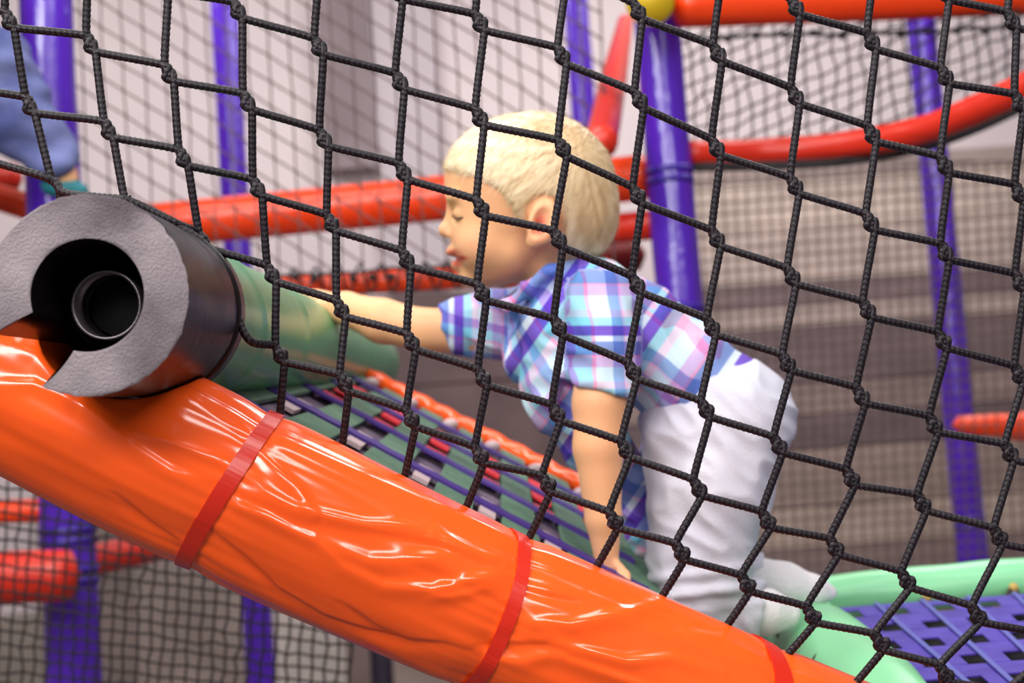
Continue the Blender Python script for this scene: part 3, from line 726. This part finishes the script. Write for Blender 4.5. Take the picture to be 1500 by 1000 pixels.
# ------------------------------------------------------------------ CHILD
D0 = 1.45
child = empty('person', P(1010, 930, 1.42), 'blond toddler in plaid shirt crawling up behind the black net', 'person')
near_arm = [(882, 468, 1.378, 34), (878, 590, 1.355, 39), (876, 655, 1.35, 36), (884, 760, 1.345, 26), (888, 812, 1.345, 19)]
far_arm = [(790, 470, 1.54, 42), (690, 482, 1.56, 36), (625, 484, 1.575, 31), (560, 470, 1.59, 32), (507, 452, 1.61, 24), (480, 444, 1.62, 17)]
def head(g, infl=0, hair=False):
    ell(g, 783, 278, D0, 117+infl, 110+infl, 99+infl, 4)
    ell(g, 737, 266, D0, 86+infl, 84+infl, 84+infl, 18)
    ell(g, 835, 320, D0, 66+infl, 66+infl, 72+infl, 20)
    if hair: return
    ell(g, 722, 338, D0, 62, 74, 70, 22)
    ell(g, 712, 378, D0, 36, 42, 48, 18)
    ell(g, 750, 372, D0, 46, 40, 66, 20)
    for s in (-1, 1):
        ell(g, 704, 358, D0+s*.026, 34, 32, 32, 16)                 # cheeks
        ell(g, 668, 289, D0+s*.022, 14, 8, 24, 12)                  # brow
    ell(g, 690, 408, D0, 17, 14, 22, 14)                            # chin
    cap(g, (668, 302, D0), (654, 334, D0), 8, 8, 12)                # bridge
    ell(g, 653, 337, D0, 11, 10, 12, 8)
    for s in (-1, 1): ell(g, 662, 343, D0+s*.0085, 9, 7, 8, 5)
    for s in (-1, 1):
        ell(g, 664, 314, D0+s*.025, 15, 9, 15, 12, sub=True)         # socket
        ell(g, 676, 313, D0+s*.025, 13, 10, 15, 5)                  # closed lid
    ell(g, 668, 368, D0, 15, 10, 24, 8); ell(g, 662, 370, D0, 9, 5, 17, 3)
    ell(g, 674, 388, D0, 13, 9, 20, 8); ell(g, 668, 387, D0, 8, 6, 14, 4)
    ell(g, 662, 378.5, D0, 19, 3.4, 20, 3, sub=True)
    # ears
    for s in (-1, 1):
        de = D0+s*.0665
        ell(g, 796, 326, de+s*.002, 23, 35, 12, 4, ang=-14)
        ell(g, 781, 352, de-s*.002, 11, 13, 8, 6)
        ell(g, 793, 324, de+s*.0095, 13, 23, 11, 2.5, ang=-14, sub=True)
        ell(g, 786, 336, de+s*.007, 9, 12, 13, 2.5, sub=True)
        cap(g, (780, 318, de+s*.002), (776, 335, de+s*.002), 5, 5, 4)
def finger(g, pts, r0, r1, k=3):
    L = len(pts)
    for i in range(L-1): cap(g, pts[i], pts[i+1], r0+(r1-r0)*i/(L-1), r0+(r1-r0)*(i+1)/(L-1), k)
def body(g):
    head(g)
    chain(g, [(800, 380, D0, 46), (822, 436, D0+.005, 38)], 16)      # neck
    tor = [(858, 462, D0, 54), (910, 490, D0, 60), (990, 550, D0, 60), (1065, 610, D0, 60)]
    chain(g, tor, 12, 1.35)
    chain(g, near_arm, 9); chain(g, far_arm, 9)
    # near hand, palm down on the ramp
    ell(g, 888, 838, 1.343, 21, 20, 13, 8)
    for k, (x, l) in enumerate(((872, 26), (882, 33), (893, 33), (903, 26))):
        finger(g, [(x+2, 846, 1.337-.003*k), (x-3, 862, 1.325-.003*k), (x-8, 862+l*.45, 1.312-.003*k)], 7.2, 5.4)
    finger(g, [(902, 826, 1.338), (917, 842, 1.333), (919, 858, 1.322)], 8, 6)
    # far hand laid over the green bar
    ell(g, 462, 438, 1.628, 24, 15, 22, 8)
    for k in range(4):
        z = 1.612+.0115*k
        finger(g, [(446, 434+k, z), (430-3*(k in (1, 2)), 436+k, z), (417-4*(k in (1, 2)), 446+k, z), (412-3*(k in (1, 2)), 456, z)], 6.8, 5.2)
    finger(g, [(470, 446, 1.61), (458, 456, 1.598), (444, 460, 1.594)], 8, 6)
    chain(g, near_leg(-6), 12); chain(g, far_leg(-6), 12)
def near_leg(e=0): return [(1075, 620, D0-.045, 74+e), (1045, 720, D0-.05, 74+e), (1015, 850, D0-.05, 58+e), (1012, 880, D0-.05, 46+e), (1085, 892, D0-.04, 36+e), (1118, 890, D0-.035, 30+e)]
def far_leg(e=0): return [(1065, 620, D0+.045, 70+e), (1005, 690, D0+.045, 64+e), (985, 840, D0+.05, 52+e), (990, 876, D0+.05, 44+e), (1070, 850, D0+.05, 38+e), (1115, 845, D0+.055, 30+e)]
lo = C3(395, 960, 1.70); hi = C3(1245, 150, 1.70); lo[2] = 1.27; hi[2] = 1.68
G = Grid(np.minimum(lo, C3(395, 960, 1.2)), hi, .0026)
body(G)
skin = attr_mat('skin', 'tint', [(0, (238, 182, 132)), (.5, (240, 178, 136)), (.75, (222, 124, 98)), (1, (170, 60, 56))], .5, spec=.35, sub=.25)
bo, BV, BF = sdf_obj('body', G, skin, child, 1)
x, y = pxof(BV); tint = np.full(len(BV), .25)+.08*np.sin(x*.05)*np.sin(y*.04)
def bump_(cx, cy, rx, ry, a, z=None):
    global tint
    w_ = np.exp(-((x-cx)/rx)**2-((y-cy)/ry)**2); tint = tint+a*w_
bump_(695, 358, 26, 18, .3); bump_(650, 340, 8, 8, .2); bump_(795, 328, 22, 32, .28); bump_(663, 370, 12, 6, .55); bump_(669, 387, 11, 7, .6); bump_(672, 378, 14, 4, .75); bump_(790, 328, 9, 16, .35); bump_(450, 445, 50, 25, .12); bump_(888, 840, 30, 30, .12)  # small ear spot puts concha shading into the tint, rest is skin colour
set_attr(bo, 'tint', np.clip(tint, 0, 1))
lash = [(664, 313, D0-.020), (663.5, 317, D0-.026), (667, 319.5, D0-.031), (674, 319.5, D0-.0352), (682, 316.5, D0-.0375)]
tube('eyelash', crom([P(a, b, c-.0008) for a, b, c in lash], .001), .0009, M_lash, child, 6)
tube('eyelash', crom([P(a, b, 2*D0-c+.0008) for a, b, c in lash], .001), .0009, M_lash, child, 6)
# hair
g = Grid(C3(630, 400, 1.7)*np.array([1, 1, 0])+np.array([-.01, -.01, 1.33]), C3(930, 150, 1.7)*np.array([1, 1, 0])+np.array([.04, .02, 1.57]), .0024)
head(g, 4.2, True)
hp = [(628, 250), (652, 252), (690, 262), (728, 280), (748, 306), (757, 330), (770, 330), (776, 302), (796, 288), (816, 296), (824, 326), (818, 360), (826, 380), (870, 386), (905, 372), (960, 330), (960, 120), (628, 120)]
pf = poly_field(g, hp, D0); k_ = .011
h_ = np.clip(.5-.5*(pf-g.f)/k_, 0, 1); g.f = (pf+(g.f-pf)*h_+k_*h_*(1-h_)).astype(np.float32)
def hairdisp(V, F):
    N_ = normals(V, F); x, y = pxof(V); out = V.copy()
    ang = np.arctan2(y-215, x-850)
    for i in range(len(V)):
        q = Vector((ang[i]*9, math.hypot(x[i]-850, y[i]-215)*.012, V[i, 2]*45))
        out[i] += N_[i]*(.0009*noise.noise(q)+.0004*noise.noise(q*2.7))
    return out
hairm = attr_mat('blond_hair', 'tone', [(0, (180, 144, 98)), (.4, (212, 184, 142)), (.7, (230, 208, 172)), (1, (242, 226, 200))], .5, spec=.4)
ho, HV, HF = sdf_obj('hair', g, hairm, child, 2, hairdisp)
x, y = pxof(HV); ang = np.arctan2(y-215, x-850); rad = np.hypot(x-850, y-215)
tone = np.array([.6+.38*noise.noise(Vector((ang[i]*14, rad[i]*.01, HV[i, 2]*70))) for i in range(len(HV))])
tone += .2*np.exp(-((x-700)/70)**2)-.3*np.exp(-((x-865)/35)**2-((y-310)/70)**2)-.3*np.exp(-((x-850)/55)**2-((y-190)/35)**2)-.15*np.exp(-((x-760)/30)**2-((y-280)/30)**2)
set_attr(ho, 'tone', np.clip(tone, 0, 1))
HN = normals(HV, HF[:, ::-1])
sel = rng.choice(len(HV), 9000, replace=False); V, F, tn = [], [], []
crown = C3(850, 205, D0); 
for i in sel:
    p = HV[i]; nn = HN[i]
    dvec = p-crown; dvec = dvec-nn*(dvec@nn); l = np.linalg.norm(dvec)
    if l < .006: continue
    dvec = dvec/l+np.array([-.25, -.25, 0]); dvec -= nn*(dvec@nn); dvec /= np.linalg.norm(dvec)+1e-9; dvec += rng.normal(0, .18, 3)
    sd = np.cross(dvec, nn); sd /= np.linalg.norm(sd)+1e-9; L = rng.uniform(.008, .017); w_ = .00032; o = len(V)
    for t, h, ww in ((0, -.0005, 1), (.5, .0007, .8), (1, .0009, .15)):
        c = p+dvec*L*t+nn*(h-.25*L*t*t*.6); V += [c-sd*w_*ww, c+sd*w_*ww]; tn += [tone[i]+rng.normal(0, .07)]*2
    F += [[o, o+1, o+3, o+2], [o+2, o+3, o+5, o+4]]
so = mesh('hair_strands', to_world(np.array(V)), F, hairm, child); so['kind'] = 'stuff'; set_attr(so, 'tone', np.clip(tn, 0, 1))

# shirt
g = Grid(C3(590, 880, 1.62)*np.array([1, 1, 0])+np.array([0, 0, 1.27]), C3(1160, 350, 1.62)*np.array([1, 1, 0])+np.array([0, 0, 1.64]), .0028)
chain(g, [(862, 452, D0, 74), (925, 492, D0, 78), (995, 545, D0, 76), (1062, 598, D0, 76)], 14, 1.35)
chain(g, [(808, 440, D0, 44), (870, 450, D0, 60)], 14, 1.5)
chain(g, [(822, 480, D0, 64), (838, 570, D0, 68), (868, 640, D0+.02, 48), (920, 700, D0+.03, 30), (940, 800, D0+.03, 17)], 22, 1.3)
chain(g, [(880, 440, 1.385, 54), (884, 500, 1.37, 52), (881, 600, 1.355, 48)], 16)
chain(g, [(800, 468, 1.53, 54), (730, 474, 1.555, 48), (630, 484, 1.572, 38)], 16)
ell(g, 775, 520, 1.50, 42, 42, 50, 20)
# collar
cap(g, (742, 446, D0-.036), (812, 398, D0-.05), 12, 13, 6); cap(g, (812, 398, D0-.05), (850, 392, D0), 13, 14, 6)
cap(g, (742, 446, D0+.03), (812, 398, D0+.045), 11, 12, 6); cap(g, (812, 398, D0+.045), (850, 392, D0), 13, 14, 6)
# openings: neck, cuffs
ell(g, 782, 398, D0, 42, 36, 56, 6, ang=-35, sub=True)
X, Y, Z = np.meshgrid(*[g.lo[k]+g.h*np.arange(g.n[k]) for k in range(3)], indexing='ij', sparse=True)
def plane_cut(p, nrm_, zlim=None, mask=None):
    p = C3(*p); nrm_ = np.array(nrm_, float); nrm_ /= np.linalg.norm(nrm_); d = (X-p[0])*nrm_[0]+(Y-p[1])*nrm_[1]+(Z-p[2])*nrm_[2]
    if mask is not None: d = np.where(mask, d, -1)
    g.f = np.maximum(g.f, d).astype(np.float32)
PX = 750+FPX*X/Z; PY = 500-FPX*Y/Z
plane_cut((881, 572, 1.355), (-.25, -1, 0), mask=(np.abs(PX-881) < 62) & (Z < 1.41) & (PY > 540) & (PY < 680))
plane_cut((650, 482, 1.572), (-1, -.35, 0), mask=(PX < 700) & (Z > 1.5))
for ch in (near_arm, far_arm):    # hollow the cuffs around the arms
    pass

# hem line over the trousers
hem = [(560, 300), (1200, 300), (1200, 540), (1125, 545), (1080, 570), (1010, 600), (950, 625), (932, 640), (966, 700), (975, 810), (900, 830), (560, 900)]
g.f = np.maximum(g.f, poly_field(g, hem, D0)).astype(np.float32)
def wr(V, F):
    N_ = normals(V, F); out = V.copy(); x, y = pxof(V)
    for i in range(len(V)):
        s = (x[i]*.8+y[i]*.6)*.010; t = (-x[i]*.6+y[i]*.8)*.030
        v = noise.noise(Vector((s*1.5, t, V[i, 2]*16)))
        v2 = noise.noise(Vector((s*4+7, t*.9, V[i, 2]*30)))
        out[i] += N_[i]*(.0045*(1-2*abs(v))*1.0-.002+.002*v2)
    return out
plaid = bpy.data.materials.new('plaid_cotton'); plaid.use_nodes = True
def build_plaid(m):
    nt = m.node_tree; b = nt.nodes['Principled BSDF']; b.inputs['Roughness'].default_value = .85; b.inputs['Specular IOR Level'].default_value = .2
    def stripes(attr, stops, off=0):
        a = nt.nodes.new('ShaderNodeAttribute'); a.attribute_name = attr
        f = nt.nodes.new('ShaderNodeMath'); f.operation = 'FRACT'; nt.links.new(a.outputs['Fac'], f.inputs[0])
        r = nt.nodes.new('ShaderNodeValToRGB'); r.color_ramp.interpolation = 'CONSTANT'; e = r.color_ramp.elements
        while len(e) > 1: e.remove(e[-1])
        e[0].position = 0; e[0].color = lin(stops[0][1])+(1,)
        for p, c in stops[1:]: e.new(p).color = lin(c)+(1,)
        nt.links.new(f.outputs[0], r.inputs[0]); return r.outputs[0]
    A = stripes('pu', [(0, (222, 240, 248)), (.20, (222, 190, 232)), (.34, (246, 170, 206)), (.37, (140, 160, 216)), (.56, (232, 236, 248)), (.64, (132, 96, 204)), (.78, (176, 224, 238)), (.90, (246, 222, 238))])
    Bc = stripes('pv', [(0, (236, 246, 252)), (.25, (150, 176, 226)), (.42, (236, 200, 236)), (.46, (226, 236, 248)), (.64, (176, 152, 222)), (.78, (170, 220, 236)), (.95, (246, 186, 214))])
    mx = nt.nodes.new('ShaderNodeMix'); mx.data_type = 'RGBA'; mx.blend_type = 'MULTIPLY'; mx.inputs[0].default_value = .92
    nt.links.new(A, mx.inputs[6]); nt.links.new(Bc, mx.inputs[7]); nt.links.new(mx.outputs[2], b.inputs['Base Color'])
build_plaid(plaid)
sh, SV, SF = sdf_obj('shirt', g, plaid, child, 2, wr)
x, y = pxof(SV); z = SV[:, 2]
pu = np.zeros(len(SV)); pv = np.zeros(len(SV))
isn = (z < 1.402) & (y < 600) & (np.abs(x-884) < 56) & (y > 395); isf = (x < 745) & (y < 560) & (z > 1.48)
ax_ = (.82, .57); s = x*ax_[0]+y*ax_[1]; t = -x*ax_[1]+y*ax_[0]
pu = (s*.85)/118+.1; pv = (t*.9+(z-1.38)*1000*.9)/112+.3
pu[isn] = ((y[isn]-582)/-105)+.66+.14-.02; pv[isn] = ((x[isn]-838)+(z[isn]-1.33)*500)/104+.66
pu[isf] = (x[isf]-640)/100+.39; pv[isf] = (y[isf]-440+(z[isf]-1.5)*600)/95+.2
set_attr(sh, 'pu', pu+5); set_attr(sh, 'pv', pv+5)
for k, (bx, by) in enumerate(((766, 520), (785, 590), (812, 650))): pass
# trousers
g = Grid(C3(900, 960, 1.62)*np.array([1, 1, 0])+np.array([0, 0, 1.27]), C3(1200, 500, 1.62)*np.array([1, 1, 0])+np.array([0.01, 0, 1.64]), .0028)
chain(g, near_leg(6), 14); chain(g, far_leg(6), 14)
ell(g, 1080, 610, D0, 82, 84, 128, 24); ell(g, 1010, 622, D0, 72, 66, 110, 24)
cap(g, (1010, 650, D0-.03), (1030, 820, D0-.045), 70, 74, 16)
cutm = poly_field(g, [(860, 480), (1240, 480), (1240, 800), (1120, 800), (1112, 960), (860, 960)], D0)
g.f = np.maximum(g.f, cutm).astype(np.float32)
def wrt(V, F):
    N_ = normals(V, F); out = V.copy(); x, y = pxof(V)
    for i in range(len(V)):
        v = noise.noise(Vector((x[i]*.009+y[i]*.010, (x[i]-y[i])*.022, V[i, 2]*11))); v2 = noise.noise(Vector((x[i]*.03, y[i]*.012, V[i, 2]*30)))
        w2 = math.exp(-((y[i]-862)/30)**2)*.003*math.sin(y[i]*.22+x[i]*.03)
        out[i] += N_[i]*(.004*(1-2.2*abs(v))-.001+.0013*v2+w2)
    return out
sdf_obj('trousers', g, M_wht, child, 2, wrt)
# socks
for (pts) in ([(1090, 892, D0-.04, 34), (1125, 894, D0-.035, 30), (1150, 898, D0-.03, 20), (1120, 912, D0-.03, 20)], [(1100, 846, D0+.05, 33), (1150, 856, D0+.055, 31), (1192, 864, D0+.055, 21), (1216, 868, D0+.055, 11)]):
    g = Grid(C3(1040, 960, 1.62)*np.array([1, 1, 0])+np.array([0, 0, 1.34]), C3(1270, 780, 1.62)*np.array([1, 1, 0])+np.array([0, 0, 1.60]), .003)
    chain(g, pts, 12); V_, F_ = surface(g); V_ = smooth_mesh(V_, F_, 2)
    mesh('sock', to_world(V_), F_[:, ::-1], M_sock, child)

# ------------------------------------------------------------------ SECOND PERSON (only a denim leg and shoe reach into frame)
p2 = empty('person', P(-60, 300, 2.6), 'second climber at the left edge, blue denim leg and teal shoe', 'person')
d2 = 2.42
def bodyb(g, e=0):
    chain(g, [(-150, -60, d2, 78+e), (-150, 110, d2, 80+e)], 14, 1.2)
    chain(g, [(-140, 120, d2-.06, 60+e), (-8, 100, d2-.06, 50+e), (12, 150, d2-.05, 52+e), (78, 236, d2-.03, 34+e)], 14)
    chain(g, [(-140, 130, d2+.08, 60+e), (-40, 170, d2+.1, 48+e), (-90, 300, d2+.1, 34+e)], 14)
g = Grid(C3(-330, 420, 2.7)*np.array([1, 1, 0])+np.array([0, 0, 2.15]), C3(160, -420, 2.7)*np.array([1, 1, 0])+np.array([0.05, 0.05, 2.75]), .009)
bodyb(g, -5); ell(g, -140, -250, d2, 95, 110, 90, 10); chain(g, [(-145, -150, d2, 40), (-150, -80, d2, 44)], 12)
for s in (-1, 1): chain(g, [(-150, -90, d2+s*.13, 34), (-90, 0, d2+s*.15, 28), (-20, -60, d2+s*.12, 20), (0, -85, d2+s*.12, 18)], 10)
chain(g, [(84, 240, d2-.03, 24), (96, 262, d2-.03, 20)], 8)
ob, V_, _ = sdf_obj('body', g, skin, p2, 1); set_attr(ob, 'tint', np.full(len(V_), .25))
g = Grid(C3(-330, 420, 2.7)*np.array([1, 1, 0])+np.array([0, 0, 2.15]), C3(160, -120, 2.7)*np.array([1, 1, 0])+np.array([0.05, 0.05, 2.75]), .006)
bodyb(g, 5); g.f = np.maximum(g.f, poly_field(g, [(-600, 40), (200, 40), (200, 190), (120, 232), (92, 262), (40, 262), (-40, 330), (-600, 330)], d2)).astype(np.float32)
sdf_obj('jeans', g, M_denim, p2, 1, lambda V, F: V+normals(V, F)*np.array([.016*noise.noise(Vector((v[0]*18, v[1]*30, v[2]*14))) for v in V])[:, None])
g = Grid(C3(-330, 420, 2.7)*np.array([1, 1, 0])+np.array([0, 0, 2.15]), C3(160, -220, 2.7)*np.array([1, 1, 0])+np.array([0.05, 0.05, 2.75]), .008)
chain(g, [(-150, -80, d2, 88), (-150, 70, d2, 90)], 14, 1.25)
sdf_obj('shirt', g, mat('grey_knit', (150, 146, 160), .9), p2, 2)
g = Grid(C3(40, 320, 2.5)*np.array([1, 1, 0])+np.array([0, 0, 2.25]), C3(150, 230, 2.5)*np.array([1, 1, 0])+np.array([0.03, 0.03, 2.52]), .004)
chain(g, [(78, 270, d2-.03, 18), (100, 276, d2-.03, 17), (118, 280, d2-.03, 12)], 8); sdf_obj('shoe', g, M_teal, p2, 2)
chain_ = None

for o in S.objects:
    if o.parent is None and o.get('category'):
        g_ = {'padded bar': 'padded bars of the climbing frame', 'post': 'upright posts of the climbing frame', 'padded rail': 'light green rails around the purple mat'}.get(o['category'])
        if o.name.startswith('safety_net'): g_ = 'background safety nets'
        if o.name.startswith('padded_crossbar'): g_ = 'orange and red crossbars behind the net'
        elif o.name.startswith('foam_bar'): g_ = None
        if g_: o['group'] = g_
